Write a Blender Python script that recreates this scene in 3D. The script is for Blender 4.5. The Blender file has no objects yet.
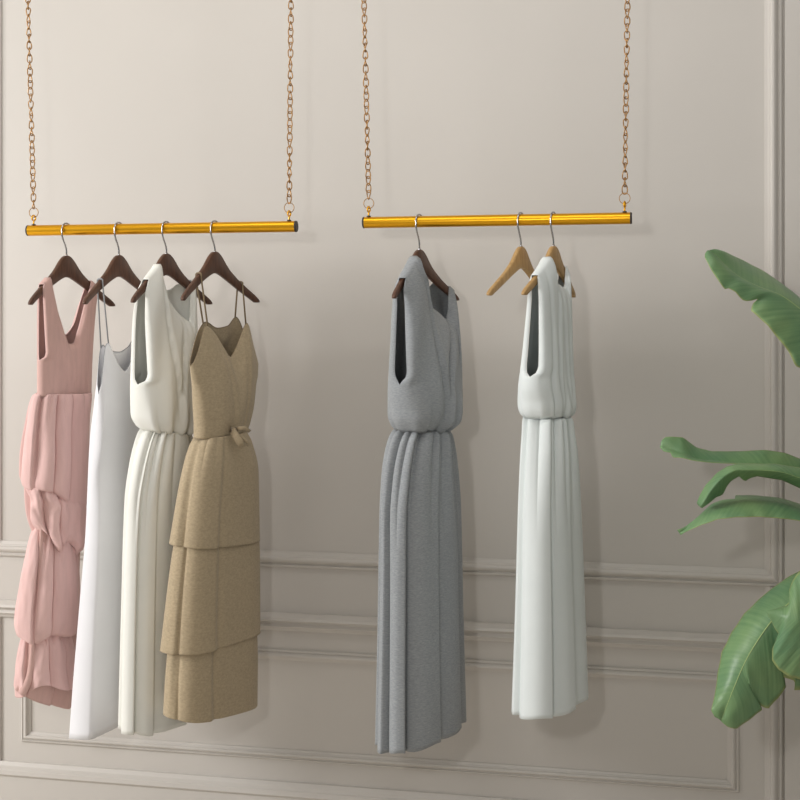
import bpy, bmesh, math, random
import numpy as np
from mathutils import Vector, noise
C = bpy.context.scene.collection
PI = math.pi

# ------------------------------------------------------------------ camera
F = 1300.0; HZ = 324.0; TH = math.radians(11.82); D = 4.2; EYE = 1.75
ROD_Y = -0.38
cd = bpy.data.cameras.new('camera'); cam = bpy.data.objects.new('camera', cd); C.objects.link(cam)
cam.location = (0, -D, EYE); cam.rotation_euler = (PI/2, 0, TH)
cd.sensor_width = 36; cd.lens = 36*F/800; cd.shift_y = -(400-HZ)/800
bpy.context.scene.camera = cam
d_ = np.array([-math.sin(TH), math.cos(TH), 0.]); r_ = np.array([math.cos(TH), math.sin(TH), 0.])
CP = np.array([0, -D, EYE])
# ------------------------------------------------------------------ light
w = bpy.data.worlds.new('world'); bpy.context.scene.world = w; w.use_nodes = True
w.node_tree.nodes['Background'].inputs[0].default_value = (1.0, 0.99, 0.97, 1)
w.node_tree.nodes['Background'].inputs[1].default_value = 0.25
def area(name, loc, target, sx, sy, power, col):
    l = bpy.data.lights.new(name, 'AREA'); l.shape = 'RECTANGLE'; l.size = sx; l.size_y = sy
    l.energy = power; l.color = col
    o = bpy.data.objects.new(name, l); C.objects.link(o); o.location = loc
    o.rotation_euler = (Vector(target)-Vector(loc)).to_track_quat('-Z', 'Y').to_euler()
    return o
area('window_light', (-6, -2.8, 2.5), (-1.3, -0.1, 1.6), 1.8, 1.8, 228, (1, .99, .985))
area('front_light', (-.66, -4.25, 2.12), (-1.1, 0, 1.9), 0.16, 0.16, 16, (1, .985, .96))
area('ceiling_light', (-0.7, -1.3, 3.3), (-0.7, -0.3, 2.0), 2.6, 0.4, 14.5, (1, 1, 1))
vs = bpy.context.scene.view_settings
vs.view_transform = 'Standard'; vs.look = 'None'; vs.exposure = 0.0; vs.gamma = 1; vs.use_curve_mapping = False

# ------------------------------------------------------------------ helpers
def ray(px, py):
    return d_ + r_*((px-400)/F) + np.array([0, 0, (HZ-py)/F])
def P(px, py, Y=0.0):
    q = ray(px, py); t = (Y+D)/q[1]
    return CP + q*t
def depth(p): return float(np.dot(np.asarray(p)-CP, d_))
def PT(px, py, t): return CP + ray(px, py)*t
def proj(p):
    q = np.asarray(p)-CP; t = q@d_
    return 400+F*(q@r_)/t
def tag(o, label=None, cat=None, group=None, kind=None):
    if label: o['label'] = label
    if cat: o['category'] = cat
    if group: o['group'] = group
    if kind: o['kind'] = kind
    return o
def empty(name, loc, label, cat, group=None):
    o = bpy.data.objects.new(name, None); C.objects.link(o); o.location = tuple(loc); o.empty_display_size = .05
    return tag(o, label, cat, group)
def link(name, bm, mat, parent=None, smooth=True, root=None):
    if root is None and parent is not None:
        root = parent
        while root.parent: root = root.parent
    if root is not None:
        off = Vector(root.location)
        for v in bm.verts: v.co -= off
    me = bpy.data.meshes.new(name); bm.normal_update(); bm.to_mesh(me); bm.free()
    if smooth:
        for p in me.polygons: p.use_smooth = True
    me.materials.append(mat)
    o = bpy.data.objects.new(name, me); C.objects.link(o)
    if parent is not None: o.parent = parent
    return o
def tube(bm, pts, r, n=8, closed=False, cap=True, rb=None):
    """round bar along points; r number or list"""
    pts = [Vector(tuple(p)) for p in pts]; N = len(pts); rings = []
    prev = None
    for i, p in enumerate(pts):
        a = pts[(i-1) % N] if (closed or i > 0) else p
        b = pts[(i+1) % N] if (closed or i < N-1) else p
        tn = (b-a).normalized()
        if prev is None:
            ref = Vector((0, 0, 1)) if abs(tn.z) < .9 else Vector((1, 0, 0))
            nx = tn.cross(ref).normalized()
        else:
            nx = (prev-tn*prev.dot(tn)).normalized()
        prev = nx; ny = tn.cross(nx)
        rr = r[i] if isinstance(r, (list, tuple)) else r
        rings.append([bm.verts.new(p+nx*rr*math.cos(2*PI*k/n)+ny*rr*math.sin(2*PI*k/n)) for k in range(n)])
    for i in range(N if closed else N-1):
        A, B = rings[i], rings[(i+1) % N]
        for k in range(n):
            bm.faces.new((A[k], A[(k+1) % n], B[(k+1) % n], B[k]))
    if cap and not closed:
        bm.faces.new(rings[0][::-1]); bm.faces.new(rings[-1])
def box(bm, x0, x1, y0, y1, z0, z1):
    v = [bm.verts.new((x, y, z)) for x in (x0, x1) for y in (y0, y1) for z in (z0, z1)]
    for f in ((0,1,3,2),(4,6,7,5),(0,4,5,1),(2,3,7,6),(0,2,6,4),(1,5,7,3)):
        bm.faces.new([v[i] for i in f])
    bmesh.ops.recalc_face_normals(bm, faces=bm.faces[:])
def interp(x, tab):
    xs = [a[0] for a in tab]; ys = [a[1] for a in tab]
    return float(np.interp(x, xs, ys))
def sinterp(x, tab, k=1):
    """smooth (monotone cubic) interpolation of column k"""
    xs = [a[0] for a in tab]; ys = [a[k] for a in tab]; n = len(xs)
    if x <= xs[0]: return ys[0]
    if x >= xs[-1]: return ys[-1]
    h = [xs[i+1]-xs[i] for i in range(n-1)]; de = [(ys[i+1]-ys[i])/h[i] for i in range(n-1)]
    m = [de[0]]+[0 if de[i-1]*de[i] <= 0 else 2*de[i-1]*de[i]/(de[i-1]+de[i]) for i in range(1, n-1)]+[de[-1]]
    i = max(j for j in range(n-1) if xs[j] <= x)
    t = (x-xs[i])/h[i]
    return ((2*t**3-3*t**2+1)*ys[i]+(t**3-2*t**2+t)*h[i]*m[i]+(-2*t**3+3*t**2)*ys[i+1]+(t**3-t**2)*h[i]*m[i+1])
def smooth01(x): x = min(1, max(0, x)); return x*x*(3-2*x)

# ------------------------------------------------------------------ materials
def srgb(r, g, b):
    f = lambda c: (c/255/12.92) if c/255 <= .04045 else ((c/255+.055)/1.055)**2.4
    return (f(r), f(g), f(b), 1)
def base(name, col, rough=.5, metal=0.):
    m = bpy.data.materials.new(name); m.use_nodes = True
    b = m.node_tree.nodes['Principled BSDF']
    b.inputs['Base Color'].default_value = col; b.inputs['Roughness'].default_value = rough; b.inputs['Metallic'].default_value = metal
    return m, m.node_tree, b
def nd(nt, t, **kw):
    n = nt.nodes.new(t)
    for k, v in kw.items(): setattr(n, k, v)
    return n
def coords(nt, scale=(1, 1, 1), src='Object'):
    tc = nd(nt, 'ShaderNodeTexCoord'); mp = nd(nt, 'ShaderNodeMapping')
    mp.inputs['Scale'].default_value = scale; nt.links.new(tc.outputs[src], mp.inputs[0]); return mp.outputs[0]
def noise_n(nt, vec, scale, detail=3, rough=.5):
    n = nd(nt, 'ShaderNodeTexNoise'); n.inputs['Scale'].default_value = scale; n.inputs['Detail'].default_value = detail
    n.inputs['Roughness'].default_value = rough; nt.links.new(vec, n.inputs['Vector']); return n.outputs['Fac']
def ramp(nt, fac, c0, c1, p0=.3, p1=.7):
    r = nd(nt, 'ShaderNodeValToRGB'); e = r.color_ramp.elements
    e[0].position = p0; e[0].color = c0; e[1].position = p1; e[1].color = c1
    nt.links.new(fac, r.inputs[0]); return r.outputs[0]
def bump(nt, b, h, strength, dist):
    n = nd(nt, 'ShaderNodeBump'); n.inputs['Strength'].default_value = strength; n.inputs['Distance'].default_value = dist
    nt.links.new(h, n.inputs['Height']); nt.links.new(n.outputs[0], b.inputs['Normal'])
def fabric(name, col, var=.06, weave=900, mottle=30, stretch=(1, 1, 1), bstr=.25, sheen=.15, trans=0, wr=.0):
    m, nt, b = base(name, col, .85)
    b.inputs['Specular IOR Level'].default_value = .2
    b.inputs['Sheen Weight'].default_value = sheen
    v = coords(nt, stretch)
    n1 = noise_n(nt, v, mottle, 5, .65)
    c = Vector(col[:3]); lo = tuple(c*(1-var))+(1,); hi = tuple(Vector([min(1, x) for x in c*(1+var)]))+(1,)
    nt.links.new(ramp(nt, n1, lo, hi, .3, .7), b.inputs['Base Color'])
    n2 = noise_n(nt, coords(nt, (1, 1, 1)), weave, 2)
    n3 = noise_n(nt, coords(nt, (1, 1, .5)), 22, 3)
    mx = nd(nt, 'ShaderNodeMath', operation='MULTIPLY_ADD'); mx.inputs[1].default_value = wr
    nt.links.new(n3, mx.inputs[0]); nt.links.new(n2, mx.inputs[2])
    bump(nt, b, mx.outputs[0], bstr, .001)
    if trans:
        tr = nd(nt, 'ShaderNodeBsdfTranslucent'); tr.inputs[0].default_value = col
        ms = nd(nt, 'ShaderNodeMixShader'); ms.inputs[0].default_value = trans
        out = nt.nodes['Material Output']
        nt.links.new(b.outputs[0], ms.inputs[1]); nt.links.new(tr.outputs[0], ms.inputs[2]); nt.links.new(ms.outputs[0], out.inputs[0])
    return m
M = {}
m, nt, b = base('wall_paint', srgb(202, 197, 190), .55); M['wall'] = m
v = coords(nt); bump(nt, b, noise_n(nt, v, 220, 3), .06, .001)
nt.links.new(ramp(nt, noise_n(nt, v, 1.3, 3), srgb(200, 195, 188), srgb(204, 199, 192)), b.inputs['Base Color'])
m, nt, b = base('trim_paint', srgb(203, 198, 191), .42); M['trim'] = m
m, nt, b = base('ceiling_paint', srgb(226, 223, 218), .8); M['ceil'] = m
m, nt, b = base('floor_wood', srgb(150, 130, 110), .45); M['floor'] = m
nt.links.new(ramp(nt, noise_n(nt, coords(nt, (1, 12, 1)), 3, 6), srgb(205, 196, 184), srgb(222, 214, 203)), b.inputs['Base Color'])
m, nt, b = base('gold', srgb(238, 176, 42), .32, 1.0); M['gold'] = m
bump(nt, b, noise_n(nt, coords(nt, (3, 60, 60)), 8, 2), .02, .0003)
m, nt, b = base('old_gold', srgb(172, 132, 84), .36, 1.0); M['brass'] = m
m, nt, b = base('steel', (.42, .42, .43, 1), .22, 1.0); M['steel'] = m
m, nt, b = base('cap', srgb(58, 50, 42), .5); M['cap'] = m
def wood(name, c0, c1, rough):
    m, nt, b = base(name, c0, rough)
    n = noise_n(nt, coords(nt, (14, 14, 3)), 7, 6, .6)
    nt.links.new(ramp(nt, n, c0, c1, .3, .7), b.inputs['Base Color']); bump(nt, b, n, .1, .001)
    b.inputs['Specular IOR Level'].default_value = .45
    return m
M['darkwood'] = wood('dark_wood', srgb(72, 47, 35), srgb(100, 68, 51), .38)
M['lightwood'] = wood('light_wood', srgb(164, 128, 78), srgb(194, 158, 106), .5)
M['pink'] = fabric('pink_linen', srgb(222, 186, 181), .05, 800, 60, (1, 1, .15), .35, wr=.9)
M['pinktop'] = fabric('pink_linen_bodice', srgb(206, 170, 162), .06, 800, 60, (1, 1, .15), .3, wr=.3)
M['white'] = fabric('white_satin', srgb(232, 232, 235), .015, 900, 10, bstr=.08)
M['offwhite'] = fabric('off_white_crepe', srgb(233, 233, 226), .015, 800, 10, bstr=.15, wr=.3)
M['cool'] = fabric('cool_white_crepe', srgb(224, 230, 229), .015, 800, 10, bstr=.15, wr=.3)
M['grey'] = fabric('grey_linen', srgb(150, 154, 157), .20, 700, 170, (.6, .6, 2.6), .3, wr=.3)
M['tan'] = fabric('olive_tan_wool', srgb(175, 158, 130), .16, 600, 110, (1, 1, 1.8), .5, wr=.4)
M['tantrim'] = fabric('tan_binding', srgb(134, 117, 92), .05)
M['greytrim'] = fabric('grey_binding', srgb(150, 152, 155), .05)
M['whitetrim'] = fabric('white_binding', srgb(225, 225, 220), .02)
M['pinktrim'] = fabric('pink_binding', srgb(236, 204, 200), .02)

def leaf_mat():
    m, nt, b = base('leaf', srgb(110, 150, 90), .38)
    uv = nd(nt, 'ShaderNodeUVMap'); sp = nd(nt, 'ShaderNodeSeparateXYZ'); nt.links.new(uv.outputs[0], sp.inputs[0])
    # side veins: stripes along the leaf swept towards the tip
    ab = nd(nt, 'ShaderNodeMath', operation='ABSOLUTE'); nt.links.new(sp.outputs[1], ab.inputs[0])
    ad = nd(nt, 'ShaderNodeMath', operation='MULTIPLY_ADD'); ad.inputs[1].default_value = -.05
    nt.links.new(ab.outputs[0], ad.inputs[0]); nt.links.new(sp.outputs[0], ad.inputs[2])
    cb = nd(nt, 'ShaderNodeCombineXYZ'); nt.links.new(ad.outputs[0], cb.inputs[0])
    n = nd(nt, 'ShaderNodeTexNoise'); n.inputs['Scale'].default_value = 90; n.inputs['Detail'].default_value = 3
    nt.links.new(cb.outputs[0], n.inputs['Vector'])
    n2 = noise_n(nt, coords(nt), 9, 3)
    c1 = ramp(nt, n.outputs['Fac'], srgb(104, 144, 96), srgb(146, 180, 126), .32, .68)
    c2 = ramp(nt, n2, srgb(84, 134, 104), srgb(150, 182, 122), .3, .72)
    mx = nd(nt, 'ShaderNodeMix', data_type='RGBA'); mx.inputs[0].default_value = .5
    nt.links.new(c1, mx.inputs[6]); nt.links.new(c2, mx.inputs[7])
    # yellow rim
    gt = nd(nt, 'ShaderNodeMapRange'); gt.inputs[1].default_value = .95; gt.inputs[2].default_value = 1.0
    nt.links.new(ab.outputs[0], gt.inputs[0])
    m2 = nd(nt, 'ShaderNodeMix', data_type='RGBA'); nt.links.new(gt.outputs[0], m2.inputs[0])
    nt.links.new(mx.outputs[2], m2.inputs[6]); m2.inputs[7].default_value = srgb(176, 184, 118)
    nt.links.new(m2.outputs[2], b.inputs['Base Color'])
    bump(nt, b, n.outputs['Fac'], .35, .003)
    tr = nd(nt, 'ShaderNodeBsdfTranslucent'); tr.inputs[0].default_value = srgb(120, 160, 60)
    ms = nd(nt, 'ShaderNodeMixShader'); ms.inputs[0].default_value = .18
    nt.links.new(b.outputs[0], ms.inputs[1]); nt.links.new(tr.outputs[0], ms.inputs[2])
    nt.links.new(ms.outputs[0], nt.nodes['Material Output'].inputs[0])
    return m
M['leaf'] = leaf_mat()
M['rib'] = base('midrib', srgb(172, 196, 128), .4)[0]
M['stem'] = base('stem', srgb(120, 140, 80), .5)[0]
M['pot'] = base('pot', srgb(200, 190, 180), .6)[0]
M['soil'] = base('soil', srgb(60, 45, 35), .9)[0]

# ------------------------------------------------------------------ setting
CEIL = 3.35
X0, X1 = -4.9, 2.4
bm = bmesh.new(); box(bm, X0, X1, 0, .12, 0, CEIL); tag(link('wall_back', bm, M['wall'], smooth=False), kind='structure')
bm = bmesh.new(); box(bm, X0, X1, -4.9, .12, -.1, 0); tag(link('floor', bm, M['floor'], smooth=False), kind='structure')
bm = bmesh.new(); box(bm, X0, X1, -4.9, .12, CEIL, CEIL+.1); tag(link('ceiling', bm, M['ceil'], smooth=False), kind='structure')

def zline(px, py): return P(px, py, 0)[2]
def xline(px): return P(px, 300, 0)[0]
# profile: (distance across from outer edge, projection from wall)
def frame_profile(W, H):
    pts = [(0, 0), (0, .35), (.06, .55), (.13, .62), (.17, .62), (.19, .42), (.24, .40), (.30, .62), (.42, .92), (.52, 1.0), (.62, .95), (.68, .78), (.70, .5), (.76, .46), (.80, .34), (.90, .26), (1, .2), (1, 0)]
    return [(a*W, b*H) for a, b in pts]
def sweep_rect(bm, x0, x1, z0, z1, prof):
    """mitred picture-frame moulding, outer edge given"""
    loops = []
    for (a, h) in prof:
        loops.append([bm.verts.new((x, -h, z)) for x, z in ((x0+a, z0+a), (x1-a, z0+a), (x1-a, z1-a), (x0+a, z1-a))])
    for i in range(len(loops)-1):
        for k in range(4):
            bm.faces.new((loops[i][k], loops[i][(k+1) % 4], loops[i+1][(k+1) % 4], loops[i+1][k]))
    bmesh.ops.recalc_face_normals(bm, faces=bm.faces[:])
def sweep_h(bm, x0, x1, z, prof):
    A = [bm.verts.new((x0, -h, z-a)) for a, h in prof]; B = [bm.verts.new((x1, -h, z-a)) for a, h in prof]
    for i in range(len(A)-1): bm.faces.new((A[i], B[i], B[i+1], A[i+1]))
    bm.faces.new(A); bm.faces.new(B[::-1]); bmesh.ops.recalc_face_normals(bm, faces=bm.faces[:])
def sweep_v(bm, x, z0, z1, prof, sgn=1):
    A = [bm.verts.new((x-sgn*a, -h, z0)) for a, h in prof]; B = [bm.verts.new((x-sgn*a, -h, z1)) for a, h in prof]
    for i in range(len(A)-1): bm.faces.new((A[i], B[i], B[i+1], A[i+1]))
    bm.faces.new(A); bm.faces.new(B[::-1]); bmesh.ops.recalc_face_normals(bm, faces=bm.faces[:])
xr = xline(782.5); xl = xline(1.5)
k = 0
def trim(bm, name=None):
    global k; k += 1
    return tag(link(name or 'trim_%d' % k, bm, M['trim'], smooth=False), kind='structure')
wz = zline(0, 541)-zline(0, 558)
fz0 = zline(765, 586)
bm = bmesh.new(); sweep_rect(bm, xl-.054, xr, fz0, 3.22, frame_profile(.054, .022)); trim(bm)
# chair rail
zc = zline(640, 629.5); zc1 = zline(640, 648)
W = zc-zc1
rail = [(0, 0), (0, .012), (.1*W, .02), (.2*W, .030), (.34*W, .033), (.40*W, .030), (.42*W, .018), (.55*W, .017), (.72*W, .022), (.86*W, .014), (1.0*W, .010), (1.0*W, 0)]
bm = bmesh.new(); sweep_h(bm, xl-1.6, xr-.002, zc, rail); trim(bm)
# lower panel
bm = bmesh.new(); sweep_rect(bm, xline(22), xline(739), zline(738, 792), zline(700, 671.5), frame_profile(.036, .016)); trim(bm)
# vertical casing on the right and left, below the upper frame
prof = frame_profile(.054, .022)
bm = bmesh.new(); sweep_v(bm, xr, .0, fz0, prof, 1); trim(bm)
bm = bmesh.new(); sweep_rect(bm, xl-1.7, xl, zline(0, 766), zline(0, 614), frame_profile(.036, .016)); trim(bm)
bm = bmesh.new(); sweep_rect(bm, xl-1.7, xl-.075, fz0, 3.22, prof); trim(bm)
# baseboard
zb = zline(0, 760)
bb = [(0, 0), (0, .008), (.012, .016), (.022, .018), (.026, .024), (.040, .026), (.047, .020), (.05, .016), (zb, .016), (zb, 0)]
bm = bmesh.new(); sweep_h(bm, xl-2.0, xr-.064, zb, bb); trim(bm, 'baseboard_back')
# shallow pilaster right of the panelling
bm = bmesh.new(); box(bm, xr+.006, X1-.2, -.012, 0, 0, CEIL-.002); trim(bm)

# ------------------------------------------------------------------ rails
ROD_R = .0170
def rail_set(xa, ya, xb, yb, chains, label, side):
    a = P(xa, ya, ROD_Y); b_ = P(xb, yb, ROD_Y)
    root = empty('hanging_clothes_rail', (a+b_)/2, label, 'clothes rail', 'gold rails hanging on chains')
    bm = bmesh.new(); tube(bm, [a+(b_-a)*.006, b_-(b_-a)*.006], ROD_R, 32); o = link('rod', bm, M['gold'], root)
    md = o.modifiers.new('e', 'EDGE_SPLIT')
    for e, s in ((a, 1), (b_, -1)):
        dr = (b_-a)/np.linalg.norm(b_-a)*s
        bm = bmesh.new(); tube(bm, [e, e+dr*.001, e+dr*.0055], [ROD_R*.94, ROD_R*1.02, ROD_R*1.02], 32); o = link('end_cap', bm, M['cap'], root)
        o.modifiers.new('e', 'EDGE_SPLIT')
    for (xbot, xtop) in chains:
        t = (xbot-xa)/(xb-xa); pr = a+(b_-a)*t
        # eye screw: shaft and small open loop
        base_z = pr[2]+ROD_R
        bm = bmesh.new(); pts = [(pr[0], pr[1], base_z-.004), (pr[0], pr[1], base_z+.010)]
        R = .0085
        for i in range(0, 15):
            an = -PI/2+2*PI*i/15*.97
            pts.append((pr[0]+.2*R*math.cos(an), pr[1]+R*math.cos(an), base_z+.018+R+R*math.sin(an)-.004))
        tube(bm, pts, .0026, 8); link('eye_screw', bm, M['gold'], root)
        bm = bmesh.new(); tube(bm, [(pr[0], pr[1], base_z-.0005), (pr[0], pr[1], base_z+.003)], .0065, 12); link('collar', bm, M['cap'], root)
        rc = base_z+.018+2*R-.008+.0135
        bm = bmesh.new(); RR = .0155
        tube(bm, [(pr[0]+RR*math.cos(2*PI*i/32), pr[1], rc+RR*math.sin(2*PI*i/32)) for i in range(32)], .0012, 6, closed=True)
        link('split_ring', bm, M['brass'], root)
        # twisted curb chain up to the ceiling
        zt = rc+RR-.001; top = P(xtop, 0, ROD_Y)
        slope = (top[0]-pr[0])/(top[2]-zt)
        bm = bmesh.new(); pitch = .0212; z = zt+.0112; i = 0
        rnd = random.Random(int(xbot))
        tw = rnd.uniform(0, 3)
        while z < CEIL-.006:
            cx = pr[0]+slope*(z-zt)
            tw += .24+.14*math.sin(i*.35+xbot)
            ph = tw+(i % 2)*1.15
            hw, hl = .0086, .0138; pts = []
            for j in range(16):
                an = 2*PI*j/16
                lx = hw*math.cos(an)*(1-.12*math.cos(2*an)); lz = hl*math.sin(an)
                ly = .0022*math.sin(2*an)
                pts.append((cx+lx*math.cos(ph)-ly*math.sin(ph), pr[1]+lx*math.sin(ph)+ly*math.cos(ph), z+lz))
            tube(bm, pts, .0018, 6, closed=True)
            z += pitch; i += 1
        link('chain', bm, M['brass'], root)
        bm = bmesh.new(); cx = pr[0]+slope*(CEIL-zt)
        tube(bm, [(cx, pr[1], CEIL-.010), (cx, pr[1], CEIL+.001)], .014, 16); link('ceiling_plate', bm, M['brass'], root)
    return a, b_
r1 = rail_set(27.5, 230.6, 297, 226.4, ((34, 28), (289.5, 291)), 'left gold clothes rail on two chains carrying four dresses', 0)
r2 = rail_set(363, 222.6, 632, 218.1, ((369, 364), (625, 627.5)), 'right gold clothes rail on two chains carrying two dresses and an empty hanger', 1)

# ------------------------------------------------------------------ hangers
S33 = 1/330.
HL = .20
TOPC = [(0, 0), (.05, .6), (.10, 2.6), (.16, 6), (.255, 13), (.34, 18.3), (.425, 22.6), (.55, 28.6), (.68, 34), (.85, 41.2), (.94, 45.2), (1, 49)]
BOTC = [(0, 22), (.07, 22.6), (.15, 24.5), (.28, 28.5), (.40, 32.5), (.5, 36), (.6, 39.6), (.7, 43), (.85, 48.4), (.94, 51.4), (1, 51)]
class Hg: pass
def hanger(rail, rodpx, neckpy, tipL, tipR, wood, label, group, Yoff=0):
    a, b_ = rail
    h = Hg()
    # point on the rod with that pixel column
    ts = np.linspace(0, 1, 2001); pts = a[None]+(b_-a)[None]*ts[:, None]
    px = np.array([proj(p) for p in pts]); h.c = pts[int(np.argmin(abs(px-rodpx)))].copy()
    best = None
    for al in np.arange(2, 60, .5):
        A = math.radians(al); u = r_*math.sin(A)+d_*math.cos(A); wv = r_*math.cos(A)-d_*math.sin(A)
        for c in np.arange(-.04, .0401, .002):
            e = abs(proj(h.c-u*HL+wv*c)-tipL)+abs(proj(h.c+u*HL+wv*c)-tipR)+abs(c)*20
            if best is None or e < best[0]: best = (e, al, c, u, wv)
    _, h.al, h.cv, h.u, h.w = best
    h.t = depth(h.c); h.zn = EYE+(HZ-neckpy)*h.t/F      # neck top height
    h.L = lambda uu, ww, z: np.array([*(h.c[:2]+h.u[:2]*uu+h.w[:2]*(ww+h.cv*(uu/HL)**2)), z])
    h.top = lambda uu: h.zn-sinterp(min(1, abs(uu)/HL), TOPC)*h.t/F*.98
    root = empty('clothes_hanger', (h.c[0], h.c[1], h.zn), label, 'clothes hanger', group)
    bm = bmesh.new(); N = 56; rings = []
    for i in range(N+1):
        q = -1+2*i/N; aq = abs(q); uu = q*HL
        zt = h.zn-sinterp(aq, TOPC)*h.t/F*.98; zb_ = h.zn-sinterp(aq, BOTC)*h.t/F*.98
        th = .0075*(1-.15*aq)
        if aq > .97: th *= .75
        m_ = .0035; hh = (zt-zb_)/2; m_ = min(m_, hh*.6); zc_ = (zt+zb_)/2; ring = []
        for (sx, sz) in ((-1, 1), (1, 1), (1, -1), (-1, -1)):
            for kx in ((1, .45), (.45, 1)) if sx*sz < 0 else ((.45, 1), (1, .45)):
                ring.append((sx*(th-(1-kx[0])*m_), zc_+sz*(hh-(1-kx[1])*m_)))
        rings.append([bm.verts.new(h.L(uu, a_, z_)) for a_, z_ in ring])
    for i in range(N):
        A_, B_ = rings[i], rings[i+1]
        for kk in range(8): bm.faces.new((A_[kk], A_[(kk+1) % 8], B_[(kk+1) % 8], B_[kk]))
    bm.faces.new(rings[0][::-1]); bm.faces.new(rings[-1]); bmesh.ops.recalc_face_normals(bm, faces=bm.faces[:])
    o = link('body', bm, wood, root)
    # steel hook, in the plane of the hanger
    R = ROD_R+.0034; zc_ = h.c[2]+.0008; pts = []
    for i in range(0, 25):
        an = math.radians(-10+190*i/24.)
        pts.append((R*math.cos(an)*1.08, zc_+R*math.sin(an)))
    zs = h.zn
    pts += [(-R*1.08, zc_-.008), (-R*1.04, zc_-.020), (-R*.75, zc_-.034), (-R*.40, zc_-.046), (-R*.12, zc_-.058), (0, zc_-.068), (0, zs-.010)]
    bm = bmesh.new(); tube(bm, [h.L(p_, 0, z_) for p_, z_ in pts], .0026, 8)
    link('hook', bm, M['steel'], root)
    bm = bmesh.new(); tube(bm, [h.L(0, 0, zs-.003), h.L(0, 0, zs+.003)], .004, 12); link('ferrule', bm, M['steel'], root)
    return h
DW, LW = M['darkwood'], M['lightwood']
gD, gL = 'dark brown wooden hangers', 'light wooden hangers'
h1 = hanger(r1, 66.5, 255.5, 29, 114, DW, 'dark wooden hanger holding the pink dress, leftmost on the left rail', gD)
h2 = hanger(r1, 119, 255, 84, 163, DW, 'dark wooden hanger with thin grey straps of the white slip dress', gD)
h3 = hanger(r1, 166.5, 253.5, 132, 211, DW, 'dark wooden hanger carrying the off-white blouson dress', gD)
h4 = hanger(r1, 215, 251.5, 182, 258.5, DW, 'dark wooden hanger carrying the tan tiered dress, rightmost on the left rail', gD)
h5 = hanger(r2, 419.5, 249.5, 393, 458, DW, 'dark wooden hanger carrying the grey linen dress on the right rail', gD)
h6 = hanger(r2, 521, 246.5, 488, 545, LW, 'empty light wooden hanger on the right rail', gL)
h7 = hanger(r2, 553.5, 246, 523, 574, LW, 'light wooden hanger carrying the pale white dress', gL)

# ------------------------------------------------------------------ garments
def fitrow(h, fn, L, R, sdir):
    """fn(k) -> list of (u,w) offsets; find scale k and shift so the row spans pixel columns L..R"""
    k = 1.0; sh = 0.0
    for it in range(12):
        q = np.array(fn(k)); n = len(q)
        pts = h.c[None, :]+q[:, :1]*h.u[None]+q[:, 1:2]*h.w[None]+(sh*sdir)[None]
        rel = pts-CP[None]; t = rel@d_; px = 400+F*(rel@r_)/t
        mn, mx = px.min(), px.max()
        k *= ((R-L)/(mx-mn))**.9
        gain = F/np.mean(t)*abs(sdir@r_)
        sh += ((L+R)/2-(mn+mx)/2)/gain*np.sign(sdir@r_)
    iL, iR = int(np.argmin(px)), int(np.argmax(px))
    return pts, px, t, iL, iR
def rowz(px, t, iL, iR, pyL, pyR):
    """heights on a tilted plane through the two silhouette points"""
    wl = np.exp(-(px-px.min())/2.5); wr = np.exp(-(px.max()-px)/2.5)
    zL = EYE+(HZ-pyL)*(t*wl).sum()/wl.sum()/F; zR = EYE+(HZ-pyR)*(t*wr).sum()/wr.sum()/F
    f = (px-px[iL])/(px[iR]-px[iL]+1e-9)
    return zL+(zR-zL)*f
def crease(s, sc, a, wd=.35):
    """sharp overlap edge at sc that fades to the right"""
    x = s-sc
    return a/(1+math.exp(-max(-30, min(30, x/.022))))*math.exp(-max(0, x)/wd)-.75*a*math.exp(-((x+.02)/.045)**2)
def ridge(s, sc, a, wd): return a*math.exp(-((s-sc)/wd)**2)
def fnoise(a, b_, c=0): return noise.noise(Vector((a, b_, c)))
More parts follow.
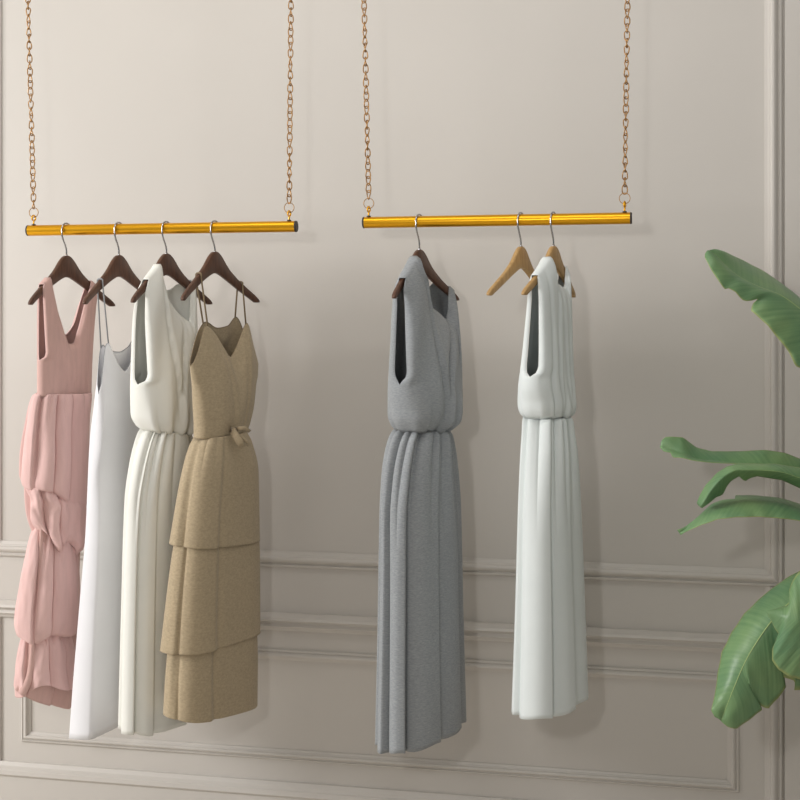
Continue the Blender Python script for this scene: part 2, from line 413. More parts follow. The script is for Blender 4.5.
def skirt(h, name, rows, mat, parent, nf=9, amp=.012, gath=0, gamp=.003, seed=0, p=2.3, nphi=360, nrow=64, hem=None, tuck=None, ph0=0, crumple=0, ampf=None, thick=.0016, flat0=0):
    """rows: (q, pyL, pyR, L, R, ratio)"""
    rnd = random.Random(seed); bm = bmesh.new(); grid = []
    ph = rnd.uniform(0, 9); w1, w2 = rnd.uniform(0, 6), rnd.uniform(0, 6)
    qs = list(np.linspace(0, 1, nrow))
    for qi, q in enumerate(qs):
        pyL, pyR, L, R, ra = [sinterp(q, rows, j) for j in range(1, 6)]
        am = amp*(ampf(q) if ampf else (q**.7)); ga = gamp*(1-smooth01(q/.45)) if gath else 0
        def fn(k, q=q, ra=ra, am=am, ga=ga):
            out = []
            for i in range(nphi):
                f = 2*PI*i/nphi
                c, s = math.cos(f), math.sin(f)
                x = abs(c)**(2/p)*(1 if c > 0 else -1); y = abs(s)**(2/p)*(1 if s > 0 else -1)*ra
                A = .13*k
                fw = f+.18*math.sin(f+w1)+.13*math.sin(3*f+w2)+.05*math.sin(2*q+w1)
                pp = (-(nf*fw)/(2*PI)+ph+ph0) % 1.0
                lob = (math.sin(PI/2*min(1, pp/.62))**1.2 if pp < .86 else .5+.5*math.cos(PI*(pp-.86)/.14))-.55
                lob -= .45*math.exp(-((pp-.97)/.045)**2)+.45*math.exp(-((pp+.03)/.045)**2)
                dd = am*lob
                if ga:
                    dd += ga*(abs(math.sin(gath*fw/2+ph))**.8-.5)*2
                if crumple:
                    dd += crumple*(fnoise(2.6*c+seed, 2.6*s, q*2.5)+.35*fnoise(6*c+seed, 6*s, q*6))
                nx, ny = x*ra, y/max(ra, .1); nl = math.hypot(nx, ny)+1e-6
                out.append((A*x+dd*nx/nl, A*y+dd*ny/nl))
            return out
        pts, px, t, iL, iR = fitrow(h, fn, L, R, r_)
        z = rowz(px, t, iL, iR, pyL, pyR)
        if hem is not None:
            for i in range(nphi):
                z[i] += (q**2)*hem((px[i]-L)/(R-L), 2*PI*i/nphi)
        pts[:, 2] = z
        grid.append(pts)
    if tuck:
        last = grid[-1]; cen = last.mean(axis=0)
        for (sc, up) in tuck:
            g = cen+(last-cen)*sc; g[:, 2] = last[:, 2]+up; grid.append(g)
    V = [[bm.verts.new(p_) for p_ in g] for g in grid]
    for j in range(len(V)-1):
        for i in range(nphi):
            bm.faces.new((V[j][i], V[j+1][i], V[j+1][(i+1) % nphi], V[j][(i+1) % nphi]))
    bmesh.ops.recalc_face_normals(bm, faces=bm.faces[:])
    o = link(name, bm, mat, parent)
    md = o.modifiers.new('s', 'SOLIDIFY'); md.thickness = thick; md.offset = -1
    return o, grid
def bodice(h, name, rows, waist, ftop, btop, mat, parent, va=None, gap=.02, p=2.4, fold=None, onhang=None, trimm=None, ns=44, nv=46, foldb=None, pinch=0):
    """rows: (v, L, R, ratio or thickness); ftop/btop: (s, py) tables; onhang: |s| range where cloth lies on the hanger"""
    ss = [math.sin(PI/2*(-1+2*i/ns))*.35+(-1+2*i/ns)*.65 for i in range(ns+1)]
    vsn = [1-(1-j/nv)**1.15 for j in range(nv+1)]
    G = {1: [], -1: []}
    for v in vsn:
        L, R, ra = [sinterp(v, rows, j) for j in (1, 2, 3)]
        sh = 1.0 if not onhang else math.sqrt(max(0, 1-max(0, (v-.80)/.20)**2))
        hold = {}
        def fn(k, v=v, ra=ra):
            out = []
            A = .15*k
            for side in (1, -1):
                for s in ss:
                    pr = max(0, 1-abs(s)**p)**(1/p)
                    B = A*ra*pr
                    g = 0
                    if va is not None and v > va:
                        x = (v-va)/(1-va)
                        g = gap*min(1, x/.09)**.28*(1-.55*x)*abs(s)**4
                    W = B+g
                    if s > 0: W = A*ra*pr+g*.3
                    if onhang: W = .0105+(W-.0105)*sh if (sh < 1) else W
                    wv = side*W
                    if fold and side > 0: wv += fold(s, v)*(sh if onhang else 1)*min(1, pr*2)
                    if foldb and side < 0: wv += foldb(s, v)*sh*min(1, pr*2)
                    uu = A*s
                    if pinch and v < .30:
                        an = math.atan2(side*pr, s); gg = pinch*(1-v/.30)**2*((abs(math.sin(6.5*an+.6*math.sin(2*an)+.5))**.7)-.7)*1.6
                        uu += gg*math.cos(an); wv += gg*math.sin(an)
                    cvt = h.cv*(uu/HL)**2*smooth01((v-.4)/.6) if onhang else 0
                    out.append((uu, wv+cvt))
            hold['A'] = A
            return out
        sd = (1-smooth01((v-.5)/.4))*r_+smooth01((v-.5)/.4)*h.u if onhang else r_
        sd = sd/np.linalg.norm(sd)
        pts, px, t, iL, iR = fitrow(h, fn, L, R, sd)
        n = len(ss); A = hold['A']
        zb_ = rowz(px, t, iL, iR, *waist)
        for ki, side in enumerate((1, -1)):
            row = []
            for i, s in enumerate(ss):
                pt = pts[ki*n+i].copy(); tab = ftop if side > 0 else btop
                uu = float((pt-h.c)@h.u)
                tt = h.t+uu*math.cos(math.radians(h.al))
                if onhang and (s < onhang[0] or s > onhang[1]):
                    zt = h.top(uu)+.0045
                else:
                    zt = EYE+(HZ-sinterp(s, tab))*tt/F
                    if onhang:
                        e = min(abs(s-onhang[0]), abs(s-onhang[1]))
                        eb = .12 if s < 0 else .07
                        if e < eb:
                            zz = h.top(uu)+.0045; zt = zz+(zt-zz)*smooth01(e/eb)
                z0 = zb_[ki*n+i]
                pt[2] = z0+(zt-z0)*v
                row.append(pt)
            G[side].append(row)
    bm = bmesh.new(); VV = {}
    for side in (1, -1):
        VV[side] = [[bm.verts.new(p_) for p_ in row] for row in G[side]]
        V = VV[side]
        for j in range(nv):
            for i in range(ns):
                q = (V[j][i], V[j][i+1], V[j+1][i+1], V[j+1][i])
                bm.faces.new(q if side > 0 else q[::-1])
    # close the side seams
    for j in range(nv):
        if va is None or vsn[j+1] <= va+.001:
            for i, rv in ((0, 1), (ns, -1)):
                q = (VV[1][j][i], VV[1][j+1][i], VV[-1][j+1][i], VV[-1][j][i])
                try: bm.faces.new(q[::rv])
                except ValueError: pass
    if onhang:      # cloth over the shoulder
        for i in range(ns):
            if ss[i+1] <= onhang[0]+.02 or ss[i] >= onhang[1]-.02:
                mid = []
                A1, A2, B1, B2 = VV[1][nv][i], VV[1][nv][i+1], VV[-1][nv][i], VV[-1][nv][i+1]
                bm.faces.new((A1, A2, B2, B1))
    bmesh.ops.remove_doubles(bm, verts=bm.verts[:], dist=.0004)
    bmesh.ops.recalc_face_normals(bm, faces=bm.faces[:])
    o = link(name, bm, mat, parent)
    md = o.modifiers.new('s', 'SOLIDIFY'); md.thickness = .0014; md.offset = 1
    if trimm:
        def tb(nm, pts):
            bm = bmesh.new(); tube(bm, pts, .0013, 6); link(nm, bm, trimm, parent)
        i0 = 0; i1 = ns
        if onhang:
            i0 = min(i for i, s in enumerate(ss) if s > onhang[0]-.02); i1 = max(i for i, s in enumerate(ss) if s < onhang[1]+.02)
        tb('neckline_binding', [G[1][nv][i] for i in range(i0, i1+1)])
        tb('neckline_binding', [G[-1][nv][i] for i in range(i0, i1+1)])
        if va is not None:
            js = [j for j in range(nv+1) if vsn[j] > va+.001]
            for e in (0, ns):
                tb('armhole_binding', [G[1][j][e] for j in js[::-1]]+[(G[1][js[0]-1][e]+G[-1][js[0]-1][e])/2]+[G[-1][j][e] for j in js])
    return o, G
def dress(h, name, label):
    return empty(name, (h.c[0], h.c[1], h.zn-.03), label, 'dress')
def strap(root, pts, r, mat, name='strap'):
    bm = bmesh.new(); tube(bm, pts, r, 8); return link(name, bm, mat, root)

# --- grey linen dress
g = dress(h5, 'sleeveless_dress', 'grey linen sleeveless dress with cowl neck and long gathered skirt, on the right rail')
def f5(s, v):
    o = .010*math.exp(-((s-.4)/.5)**2)*smooth01((v-.25)/.5)
    o += crease(s, -.50+.50*(1-v)**.8, .017, .22)*smooth01(v/.1)
    o += crease(s, .15+.75*(v-.45), .018, .25)*smooth01((v-.05)/.3)*smooth01((1-v)/.15)
    o -= ridge(s, .62-.95*(1-v), .016, .11)*smooth01((v-.35)/.3)
    o += .010*math.sin(15*s+1)*(1-v)**5
    o += .005*math.sin(6*s-8*v)
    return o
rowsB = [(0, 396, 447, .62), (.035, 391, 454, .62), (.10, 388, 461, .62), (.22, 388, 462.5, .56), (.38, 389, 462, .46), (.55, 390.5, 461, .40), (.75, 392, 459, .34), (.93, 395, 456, .26), (1, 399.5, 454, .2)]
bodice(h5, 'bodice', rowsB, (430, 432), [(-1, 290), (-.40, 280), (-.2, 297), (.1, 306), (.4, 313), (.62, 319), (.77, 318), (.9, 300), (1, 290)], [(-1, 290), (-.45, 277), (-.1, 287), (.2, 289), (.7, 280), (1, 290)],
       M['grey'], g, pinch=.011, va=.34, gap=.021, onhang=(-.42, .84), fold=f5, foldb=lambda s, v: .003*math.sin(11*s))
rS = [(0, 428, 430, 396, 447, .75), (.02, 431, 432, 392, 451, .7), (.06, 446, 444, 386, 455, .62), (.14, 474, 470, 381.5, 458.5, .55), (.25, 510, 503, 379.5, 461, .5), (.6, 625, 610, 377.5, 463.5, .5), (1, 746, 720, 375, 466.5, .5)]
skirt(h5, 'skirt', rS, M['grey'], g, nf=8, amp=.026, gath=14, gamp=.009, seed=3, hem=lambda f, a: .004*math.sin(7*a), ampf=lambda q: .45+.55*q)
# --- pale white dress
g = dress(h7, 'sleeveless_dress', 'pale cool-white sleeveless dress with gathered waist, rightmost on the right rail')
def f7(s, v):
    o = 0
    for c, a in ((-.66, .010), (-.30, .012), (.08, .010), (.42, .010)):
        o += crease(s, c+.05*math.sin(4*v+c*9), a, .16)*(1-.55*v)
    return o+.009*math.sin(17*s+2)*(1-v)**5
rowsB = [(0, 524.5, 570, .6), (.03, 520, 574.5, .6), (.09, 518, 576, .6), (.20, 518.5, 575, .5), (.32, 520.5, 573.5, .45), (.5, 523.5, 572.5, .4), (.75, 527, 571.5, .34), (.93, 529.5, 570, .3), (1, 531.5, 569, .2)]
bodice(h7, 'bodice', rowsB, (417, 417), [(-1, 285), (-.40, 272), (-.1, 281), (.35, 286), (.55, 288), (.7, 284), (1, 280)], [(-1, 285), (-.5, 272), (-.1, 280), (.2, 281), (.7, 280), (1, 280)],
       M['cool'], g, pinch=.010, va=.30, gap=.020, onhang=(-.34, .74), fold=f7, trimm=M['whitetrim'])
rS = [(0, 416, 417, 525, 570, .75), (.02, 418, 419, 522.5, 573, .7), (.07, 434, 432, 521.5, 575, .64), (.15, 458, 454, 520, 578, .58), (.3, 505, 500, 518, 581, .55), (.65, 610, 600, 515, 585, .55), (1, 712, 697, 511.5, 588.5, .55)]
skirt(h7, 'skirt', rS, M['cool'], g, nf=7, amp=.016, gath=13, gamp=.008, seed=8, hem=lambda f, a: .003*math.sin(5*a), ampf=lambda q: .4+.6*q)
# --- tan tiered dress
g = dress(h4, 'tiered_dress', 'olive-tan strappy dress with three skirt tiers and waist bow, rightmost on the left rail')
rowsB = [(0, 194, 246, .42), (.15, 194, 250, .42), (.4, 193, 254, .38), (.7, 192, 256, .28), (.85, 191, 257.5, .18), (1, 190, 258, .10)]
ft = [(-1, 366), (-.88, 352), (-.66, 326), (-.56, 328), (-.2, 348), (0, 357), (.2, 347), (.40, 329), (.50, 323), (.75, 346), (1, 366)]
bt = [(-1, 366), (-.62, 328), (-.45, 322), (-.1, 328), (.2, 326), (.45, 317), (.75, 340), (1, 366)]
def f4(s, v): return crease(s, -.15-.35*(v-.6), .005, .3)*smooth01(v/.2)*smooth01((1-v)/.2)+crease(s, .45, .005, .3)*smooth01((1-v)/.3)+.002*math.sin(8*s-3*v)
o, G = bodice(h4, 'bodice', rowsB, (438, 434), ft, bt, M['tan'], g, va=None, fold=f4, trimm=M['tantrim'])
def si(s, ns=44):
    ss = [math.sin(PI/2*(-1+2*i/ns))*.35+(-1+2*i/ns)*.65 for i in range(ns+1)]
    return min(range(ns+1), key=lambda i: abs(ss[i]-s))
def straps(h, g, G, sf, sb, upx, mat, r):
    for (a, b_, px) in zip(sf, sb, upx):
        A = G[1][-1][si(a)]; B = G[-1][-1][si(b_)]
        us = np.linspace(-HL, HL, 400); uu = us[int(np.argmin([abs(proj(h.L(u, 0, 0))-px) for u in us]))]
        zt = h.top(uu)
        mid = [h.L(uu, .0100, zt-.012), h.L(uu, .0100, zt+.000), h.L(uu, .006, zt+.0028), h.L(uu, 0, zt+.0035), h.L(uu, -.006, zt+.0028), h.L(uu, -.0100, zt), h.L(uu, -.0100, zt-.012)]
        bm = bmesh.new(); tube(bm, [A]+mid+[B], r, 8); link('strap', bm, mat, g)
straps(h4, g, G, (-.62, .48), (-.52, .45), (198.5, 240), M['tantrim'], .0027)
T = M['tan']
skirt(h4, 'skirt_tier', [(0, 642, 626, 168, 257, .40), (.5, 678, 662, 165, 258, .40), (1, 713, 706, 163, 257.5, .40)], T, g, nf=4, amp=.010, seed=5, ph0=.5, ampf=lambda q: .9, p=2.8)
skirt(h4, 'skirt_tier', [(0, 536, 528, 175, 258, .38), (.2, 560, 552, 171, 260, .40), (1, 650, 633, 160, 260.5, .42)], T, g, nf=4, amp=.011, seed=5, ph0=.46, ampf=lambda q: .8+.2*q, p=2.8)
skirt(h4, 'skirt_tier', [(0, 437, 432, 194, 247, .52), (.1, 446, 442, 189, 252, .5), (.35, 475, 470, 181, 258.5, .46), (1, 543, 541, 169, 260, .44)], T, g, nf=4, amp=.011, ph0=.52, gath=9, gamp=.002, seed=5, ampf=lambda q: .3+.7*q, p=2.6)
def ribbon(bm, pts, wd, nrm):
    rows = []
    for i, p_ in enumerate(pts):
        a = Vector(tuple(pts[max(0, i-1)])); b_ = Vector(tuple(pts[min(len(pts)-1, i+1)])); tn = (b_-a).normalized()
        sdv = tn.cross(Vector(tuple(nrm))).normalized()*wd
        rows.append((bm.verts.new(Vector(tuple(p_))+sdv), bm.verts.new(Vector(tuple(p_))-sdv)))
    for i in range(len(rows)-1): bm.faces.new((rows[i][0], rows[i][1], rows[i+1][1], rows[i+1][0]))
tb_ = h4.t-.07
def Q(px, py, dt=0): return PT(px, py, tb_+dt)
for pts, wd in (([Q(231, 430, .03), Q(233.5, 431, .004), Q(236, 436, -.004), Q(240, 442, -.002), Q(243, 446, .008)], .0105),
                ([Q(236, 429, .03), Q(240, 428, 0), Q(245, 427.5, .004), Q(249, 431, .03)], .006),
                ([Q(238, 436, .015), Q(243, 438, .004), Q(249, 444, .02)], .005)):
    bm = bmesh.new(); ribbon(bm, pts, wd, -d_)
    o = link('bow', bm, T, g); md = o.modifiers.new('s', 'SOLIDIFY'); md.thickness = .004
# --- off-white blouson dress
g = dress(h3, 'sleeveless_dress', 'off-white blouson dress with cowl neck, between the white slip and the tan tiered dress')
def f3(s, v):
    o = .008*math.exp(-((s-.3)/.5)**2)*smooth01((v-.25)/.5)
    o += crease(s, -.45+.5*(1-v), .013, .22)*smooth01(v/.15)*smooth01((1-v)/.1)
    o += crease(s, .1+.5*(v-.5), .014, .3)*smooth01((v-.05)/.3)*smooth01((1-v)/.15)
    o -= ridge(s, .5-.9*(1-v), .014, .12)*smooth01((v-.4)/.3)
    return o+.010*math.sin(13*s+1)*(1-v)**5+.004*math.sin(6*s-8*v)
rowsB = [(0, 141, 190, .55), (.035, 135, 195, .55), (.10, 131, 197, .55), (.25, 130.5, 198, .5), (.5, 131.5, 198, .42), (.75, 133, 197, .34), (.93, 137, 196, .28), (1, 143, 195, .2)]
bodice(h3, 'bodice', rowsB, (429, 435), [(-1, 290), (-.45, 280), (-.25, 292), (0, 303), (.25, 312), (.5, 317), (.75, 321), (.88, 300), (1, 290)], [(-1, 290), (-.5, 277), (-.15, 290), (.15, 290), (.6, 284), (1, 290)],
       M['offwhite'], g, pinch=.011, va=.32, gap=.026, onhang=(-.45, .86), fold=f3, foldb=lambda s, v: .003*math.sin(9*s))
rS = [(0, 427, 433, 142, 190, .6), (.02, 430, 435, 139, 192, .58), (.07, 443, 445, 134, 195, .52), (.15, 465, 464, 129, 197, .46), (.28, 500, 496, 124.5, 198, .42), (.6, 610, 596, 121, 198, .40), (1, 729, 717, 118, 197, .40)]
skirt(h3, 'skirt', rS, M['offwhite'], g, nf=7, amp=.017, gath=12, gamp=.008, seed=11, hem=lambda f, a: .003*math.sin(5*a), ampf=lambda q: .4+.6*q)
# --- white slip dress
g = dress(h2, 'slip_dress', 'plain white slip dress with thin grey straps, beside the pink dress')
rowsB = [(0, 69.5, 124, .55), (.15, 73.5, 126, .50), (.36, 80, 130, .42), (.56, 86, 134, .35), (.69, 88, 136, .31), (.78, 89.5, 140, .28), (.86, 93, 142, .26), (.94, 96, 144, .18), (1, 97.5, 145, .10)]
ft = [(-1, 394), (-.93, 372), (-.82, 346), (-.72, 343), (-.5, 353), (-.2, 367), (0, 371), (.2, 365), (.6, 343), (.8, 350), (1, 380)]
bt = [(-1, 394), (-.93, 372), (-.82, 350), (-.7, 345), (-.5, 350), (0, 352), (.4, 347), (.7, 338), (1, 380)]
o, G = bodice(h2, 'gown', rowsB, (737, 722), ft, bt, M['white'], g, va=None, p=4.5, fold=lambda s, v: .003*math.sin(5*s+1)*(1-v), trimm=M['greytrim'], nv=60)
straps(h2, g, G, (-.72, .6), (-.8, .7), (100, 148), M['greytrim'], .0024)
# --- pink dress
g = dress(h1, 'ruffled_dress', 'dusty pink V-neck dress with puffed gathered skirt tiers, leftmost on the left rail')
rowsB = [(0, 37.5, 91, .26), (.3, 37.5, 92, .26), (.6, 37.5, 94, .24), (.9, 38, 97, .2), (1, 39, 99, .16)]
bodice(h1, 'bodice', rowsB, (396, 396), [(-1, 286), (-.74, 284), (-.5, 308), (-.2, 335), (-.08, 344), (.12, 344), (.3, 330), (.74, 290), (1, 290)], [(-1, 286), (-.74, 284), (-.4, 304), (0, 335), (.3, 326), (.74, 290), (1, 290)],
       M['pinktop'], g, va=.32, gap=.016, onhang=(-.76, .76), fold=lambda s, v: .0006*math.sin(30*s), trimm=M['pinktrim'])
PK = M['pink']
skirt(h1, 'underskirt', [(0, 470, 470, 42, 84, .15), (.35, 560, 560, 38, 80, .15), (.6, 620, 620, 32, 78, .15), (.87, 672, 684, 24, 76, .28), (1, 689, 708, 15, 72, .32)], M['pinktop'], g, nf=6, amp=.008, seed=21)
def lob(q): return .5+.5*math.sin(PI*min(1, q*1.1))
skirt(h1, 'skirt_tier', [(0, 622, 616, 30, 64, .5), (.12, 632, 626, 23, 69, .55), (.55, 662, 656, 16, 76, .62), (1, 688, 680, 13.5, 78, .66)], PK, g, nf=7, amp=.018, gath=13, gamp=.009, seed=24, crumple=.006, ampf=lambda q: .35+.65*q, hem=lambda f, a: .020*math.sin(3*a+1))
skirt(h1, 'skirt_tier', [(0, 526, 526, 34, 72, .55), (.07, 535, 533, 30, 75, .6), (.25, 556, 554, 25, 78, .64), (.5, 586, 580, 19, 80, .66), (.85, 624, 618, 14, 81, .68), (.95, 635, 628, 16, 79, .64), (1, 640, 631, 23, 73, .58)], PK, g, nf=7, amp=.018, gath=15, gamp=.006, seed=23, crumple=.005, ampf=lob, tuck=[(.85, .004), (.7, .012)], hem=lambda f, a: .010*math.sin(4*a))
skirt(h1, 'skirt_tier', [(0, 472, 476, 30, 78, .5), (.2, 486, 492, 24, 84, .62), (.55, 505, 518, 25, 87, .70), (.85, 526, 544, 31, 84, .66), (1, 533, 552, 38, 78, .55)], PK, g, nf=7, amp=.018, gath=11, gamp=.007, seed=29, crumple=.013, ampf=lambda q: .6+.4*q, tuck=[(.85, .004), (.7, .014)], hem=lambda f, a: .016*math.sin(4*a+2))
skirt(h1, 'skirt_tier', [(0, 393, 393, 36, 92, .40), (.04, 396, 396, 32, 92, .45), (.3, 422, 420, 25, 90, .55), (.65, 456, 462, 19.5, 89, .66), (.88, 474, 492, 19, 88, .68), (.96, 481, 502, 21, 87, .66), (1, 484, 506, 27, 82, .58)], PK, g, nf=10, amp=.017, gath=20, gamp=.004, seed=22, crumple=.003, ampf=lob, tuck=[(.85, .004), (.7, .014)], hem=lambda f, a: .012*math.sin(3*a+1))

# ------------------------------------------------------------------ banana plant
pl_t = 3.35
base_p = PT(905, 700, pl_t+.1); base_p[2] = 0
plant = empty('banana_plant', base_p, 'green banana plant with broad arching leaves at the right edge', 'plant')
def resample(pts, n, smooth=True):
    pts = [np.array(p_, float) for p_ in pts]
    dl = [0.]
    for a, b_ in zip(pts[:-1], pts[1:]): dl.append(dl[-1]+np.linalg.norm((b_-a)[:2]))
    out = []
    for i in range(n):
        s = dl[-1]*i/(n-1)
        if smooth: out.append(np.array([sinterp(s, [(x, p_[k_]) for x, p_ in zip(dl, pts)]) for k_ in range(3)]))
        else: out.append(np.array([np.interp(s, dl, [p_[k_] for p_ in pts]) for k_ in range(3)]))
    return out
def leaf(eA, mid, eB, sag=.012, n=90, m=10, rib=.0028):
    """edges and midrib as (px, py, depth) lists from stalk to tip"""
    A = resample(eA, n, False); Mi = resample(mid, n); B = resample(eB, n, False)
    bm = bmesh.new(); uvl = bm.loops.layers.uv.new('UVMap'); grid = []
    for i in range(n):
        a, c, b_ = PT(*A[i]), PT(*Mi[i]), PT(*B[i]); row = []
        for j in range(-m, m+1):
            f = abs(j)/m; e = a if j < 0 else b_
            p_ = c+(e-c)*f
            wd = np.linalg.norm(e-c)
            bul = sag*math.sin(PI*f)*min(1, wd/.06)
            rip = .0016*math.sin(i*1.1+f*2)*f*min(1, wd/.05)
            p_ = p_-d_*(bul*.8+rip)+np.array([0, 0, bul*.5])
            row.append((bm.verts.new(p_), (i/(n-1), j/m)))
        grid.append(row)
    for i in range(n-1):
        for j in range(2*m):
            q = (grid[i][j], grid[i][j+1], grid[i+1][j+1], grid[i+1][j])
            f = bm.faces.new([x[0] for x in q])
            for lp, x in zip(f.loops, q): lp[uvl].uv = x[1]
    o = link('leaf', bm, M['leaf'], plant)
    md = o.modifiers.new('s', 'SOLIDIFY'); md.thickness = .0009
    bm = bmesh.new(); tube(bm, [PT(*q)-d_*.0005 for q in Mi], [rib*(1-.75*i/(n-1)) for i in range(n)], 8)
    link('midrib', bm, M['rib'], o, root=plant)
    return o
t0 = pl_t
# upper leaf
leaf([(905, 480, t0+.06), (850, 345, t0+.06), (815, 308, t0+.08), (800, 298, t0+.17), (785, 286, t0+.17), (765, 272, t0+.16), (742, 260, t0+.13), (725, 252, t0+.05), (716, 249, t0+.02), (711, 250, t0)],
     [(906, 482, t0+.05), (860, 375, t0+.03), (825, 330, t0), (800, 309, t0), (780, 295, t0), (757, 286, t0), (738, 276, t0), (724, 264, t0), (717, 256, t0), (709, 250.5, t0)],
     [(907, 484, t0+.05), (862, 410, t0-.02), (820, 372, t0-.07), (800, 368, t0-.07), (795, 366, t0-.07), (789, 352, t0-.07), (780, 341, t0-.07), (767, 325, t0-.07), (756, 315, t0-.06), (751, 311, t0-.05), (752, 305, t0-.03), (758, 298.5, t0-.03), (748, 301.5, t0-.05), (742, 300, t0-.05), (735, 292, t0-.05), (728, 288, t0-.05), (724.5, 289.5, t0-.05), (719, 282, t0-.05), (710, 268, t0-.04), (706, 260, t0-.02), (704, 256, t0-.01), (707, 251, t0)])
# long level leaf
leaf([(905, 560, t0+.12), (850, 470, t0+.12), (820, 463, t0+.12), (800, 459, t0+.10), (785, 453, t0+.10), (765, 450, t0+.10), (740, 451.5, t0+.10), (712, 451.5, t0+.1), (706, 450, t0+.1), (697, 448, t0+.1), (690, 443, t0+.1), (683, 437.5, t0+.08), (670, 436.5, t0+.08), (664, 437.5, t0+.08), (661, 442, t0+.08)],
     [(906, 562, t0+.1), (860, 500, t0+.1), (830, 480, t0+.08), (800, 472, t0+.06), (770, 465, t0+.06), (735, 463, t0+.06), (712, 460.5, t0+.06), (697, 459, t0+.06), (686, 454, t0+.06), (672, 450, t0+.07), (660.5, 446, t0+.08)],
     [(907, 564, t0+.1), (855, 505, t0+.08), (825, 487, t0+.06), (800, 476, t0+.04), (770, 468, t0+.03), (735, 464, t0+.03), (712, 463, t0+.03), (694, 461, t0+.03), (682, 458, t0+.04), (672, 457.5, t0+.05), (671, 453, t0+.06), (663, 451.5, t0+.07), (660, 447, t0+.08)], sag=.004, rib=.0016)
# drooping curved leaf below it
leaf([(905, 600, t0+.03), (860, 500, t0), (830, 478, t0), (800, 468, t0), (775, 464, t0), (755, 464, t0), (738, 464, t0), (727, 466.5, t0), (716, 474, t0), (706, 485, t0), (700, 495, t0), (697, 503, t0), (699, 506, t0)],
     [(906, 602, t0+.02), (862, 518, t0), (830, 490, t0), (800, 478, t0-.03), (775, 471, t0-.04), (752, 470, t0-.04), (738, 470, t0-.04), (728, 474, t0-.04), (719, 481, t0-.04), (710, 492, t0-.03), (705, 500, t0-.03), (700, 507, t0-.02)],
     [(907, 604, t0+.02), (864, 530, t0), (830, 502, t0), (800, 488, t0+.02), (782, 480, t0+.02), (757, 476, t0), (749, 478, t0+.02), (745, 481.5, t0+.02), (739, 476, t0), (735, 478, t0), (731, 481, t0), (726, 487, t0), (723, 494, t0+.01), (720, 496, t0+.01), (716, 497, t0), (709, 503, t0-.02), (702, 508, t0-.02)], sag=.006, rib=.0008)
# lower long arching leaf
leaf([(905, 640, t0+.06), (860, 540, t0+.06), (830, 515, t0+.12), (800, 504, t0+.12), (780, 498, t0+.12), (755, 495.5, t0+.12), (735.5, 495.5, t0+.12), (735, 499, t0+.06), (722, 500, t0+.05), (712, 504, t0+.04), (704, 511, t0+.03), (697, 518, t0+.02), (685, 527, t0+.02), (677, 530, t0+.02)],
     [(906, 642, t0+.04), (862, 556, t0+.02), (830, 524, t0), (800, 509, t0), (775, 502.5, t0), (750, 501, t0), (730, 503, t0), (715, 507, t0), (704, 513, t0), (693, 522, t0+.01), (684, 530, t0+.02), (679, 533, t0+.02)],
     [(907, 644, t0+.03), (864, 562, t0-.02), (830, 534, t0-.06), (800, 521, t0-.06), (785, 519, t0-.06), (760, 517, t0-.06), (735, 517.5, t0-.06), (718, 519.5, t0-.05), (702, 525, t0-.03), (690, 530, t0-.01), (684, 533, t0+.01), (681, 535, t0+.02)], sag=.006, rib=.001)
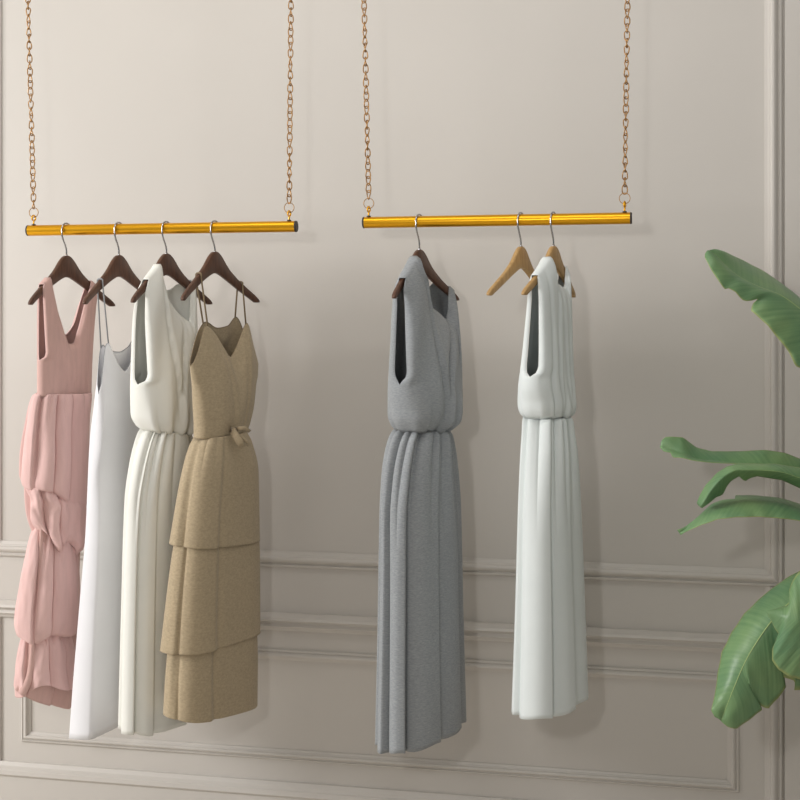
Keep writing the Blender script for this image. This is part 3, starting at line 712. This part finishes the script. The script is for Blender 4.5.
# broad drooping leaf
leaf([(905, 640, t0), (850, 560, t0+.03), (815, 565, t0+.05), (800, 571, t0+.05), (785, 579, t0+.05), (765, 594, t0+.06), (745, 613, t0+.06), (732, 632, t0+.06), (722, 652, t0+.05), (718, 672, t0+.04), (715, 695, t0+.02), (711, 710, t0), (715, 717, t0)],
     [(907, 642, t0-.02), (855, 590, t0-.02), (820, 585, t0-.02), (803, 592, t0-.02), (790, 602, t0-.02), (775, 617, t0-.02), (758, 640, t0-.02), (745, 662, t0-.02), (735, 685, t0-.02), (727, 705, t0-.01), (721, 721, t0)],
     [(909, 645, t0-.02), (862, 640, t0-.02), (835, 660, t0-.02), (815, 680, t0), (803, 690, t0+.01), (794, 690, t0+.01), (795, 681, t0), (773, 673, t0-.01), (786, 687, t0), (778, 698, t0), (768, 708.5, t0), (763, 707, t0), (748, 697, t0-.01), (763, 709, t0), (750, 719, t0), (736, 729, t0), (728, 727, t0), (722, 722, t0)], sag=.014)
# near leaf in front of the broad one
leaf([(905, 660, t0-.1), (860, 600, t0-.1), (830, 575, t0-.1), (810, 568, t0-.1), (800, 571, t0-.1), (793, 580, t0-.1), (789, 592, t0-.1), (790, 603, t0-.1), (787, 606, t0-.1), (775, 609, t0-.1), (767, 611, t0-.1)],
     [(906, 662, t0-.1), (865, 640, t0-.13), (835, 630, t0-.15), (815, 626, t0-.15), (800, 622, t0-.15), (790, 618, t0-.14), (780, 615, t0-.12), (766, 612, t0-.1)],
     [(907, 664, t0-.1), (865, 690, t0-.1), (835, 700, t0-.1), (812, 686, t0-.1), (800, 679, t0-.1), (790, 677, t0-.1), (778, 669, t0-.1), (772, 660, t0-.1), (773, 647, t0-.1), (779, 634, t0-.1), (776, 630, t0-.1), (772, 622, t0-.1), (767, 613, t0-.1)], sag=.01, rib=.001)
# stem and pot (outside the frame)
bx = Vector(tuple(base_p))
bm = bmesh.new(); top = PT(906, 470, t0+.06)
tube(bm, [bx+Vector((0, 0, .40)), bx+Vector((0, 0, .75)), (bx.x, bx.y, 1.0), tuple(PT(907, 640, t0)), tuple(PT(906, 560, t0+.06)), tuple(top)], [.045, .04, .034, .028, .02, .010], 16); link('stem', bm, M['stem'], plant)
bm = bmesh.new()
prof = [(0, 0), (.13, 0), (.14, .01), (.18, .36), (.19, .40), (.19, .43), (.172, .43), (.168, .39), (.0, .39)]
rr = [[bm.verts.new((bx.x+max(r, .0005)*math.cos(2*PI*i/40), bx.y+max(r, .0005)*math.sin(2*PI*i/40), z+.001)) for i in range(40)] for r, z in prof]
for a, b_ in zip(rr[:-1], rr[1:]):
    for i in range(40): bm.faces.new((a[i], a[(i+1) % 40], b_[(i+1) % 40], b_[i]))
bmesh.ops.recalc_face_normals(bm, faces=bm.faces[:]); link('pot', bm, M['pot'], plant)
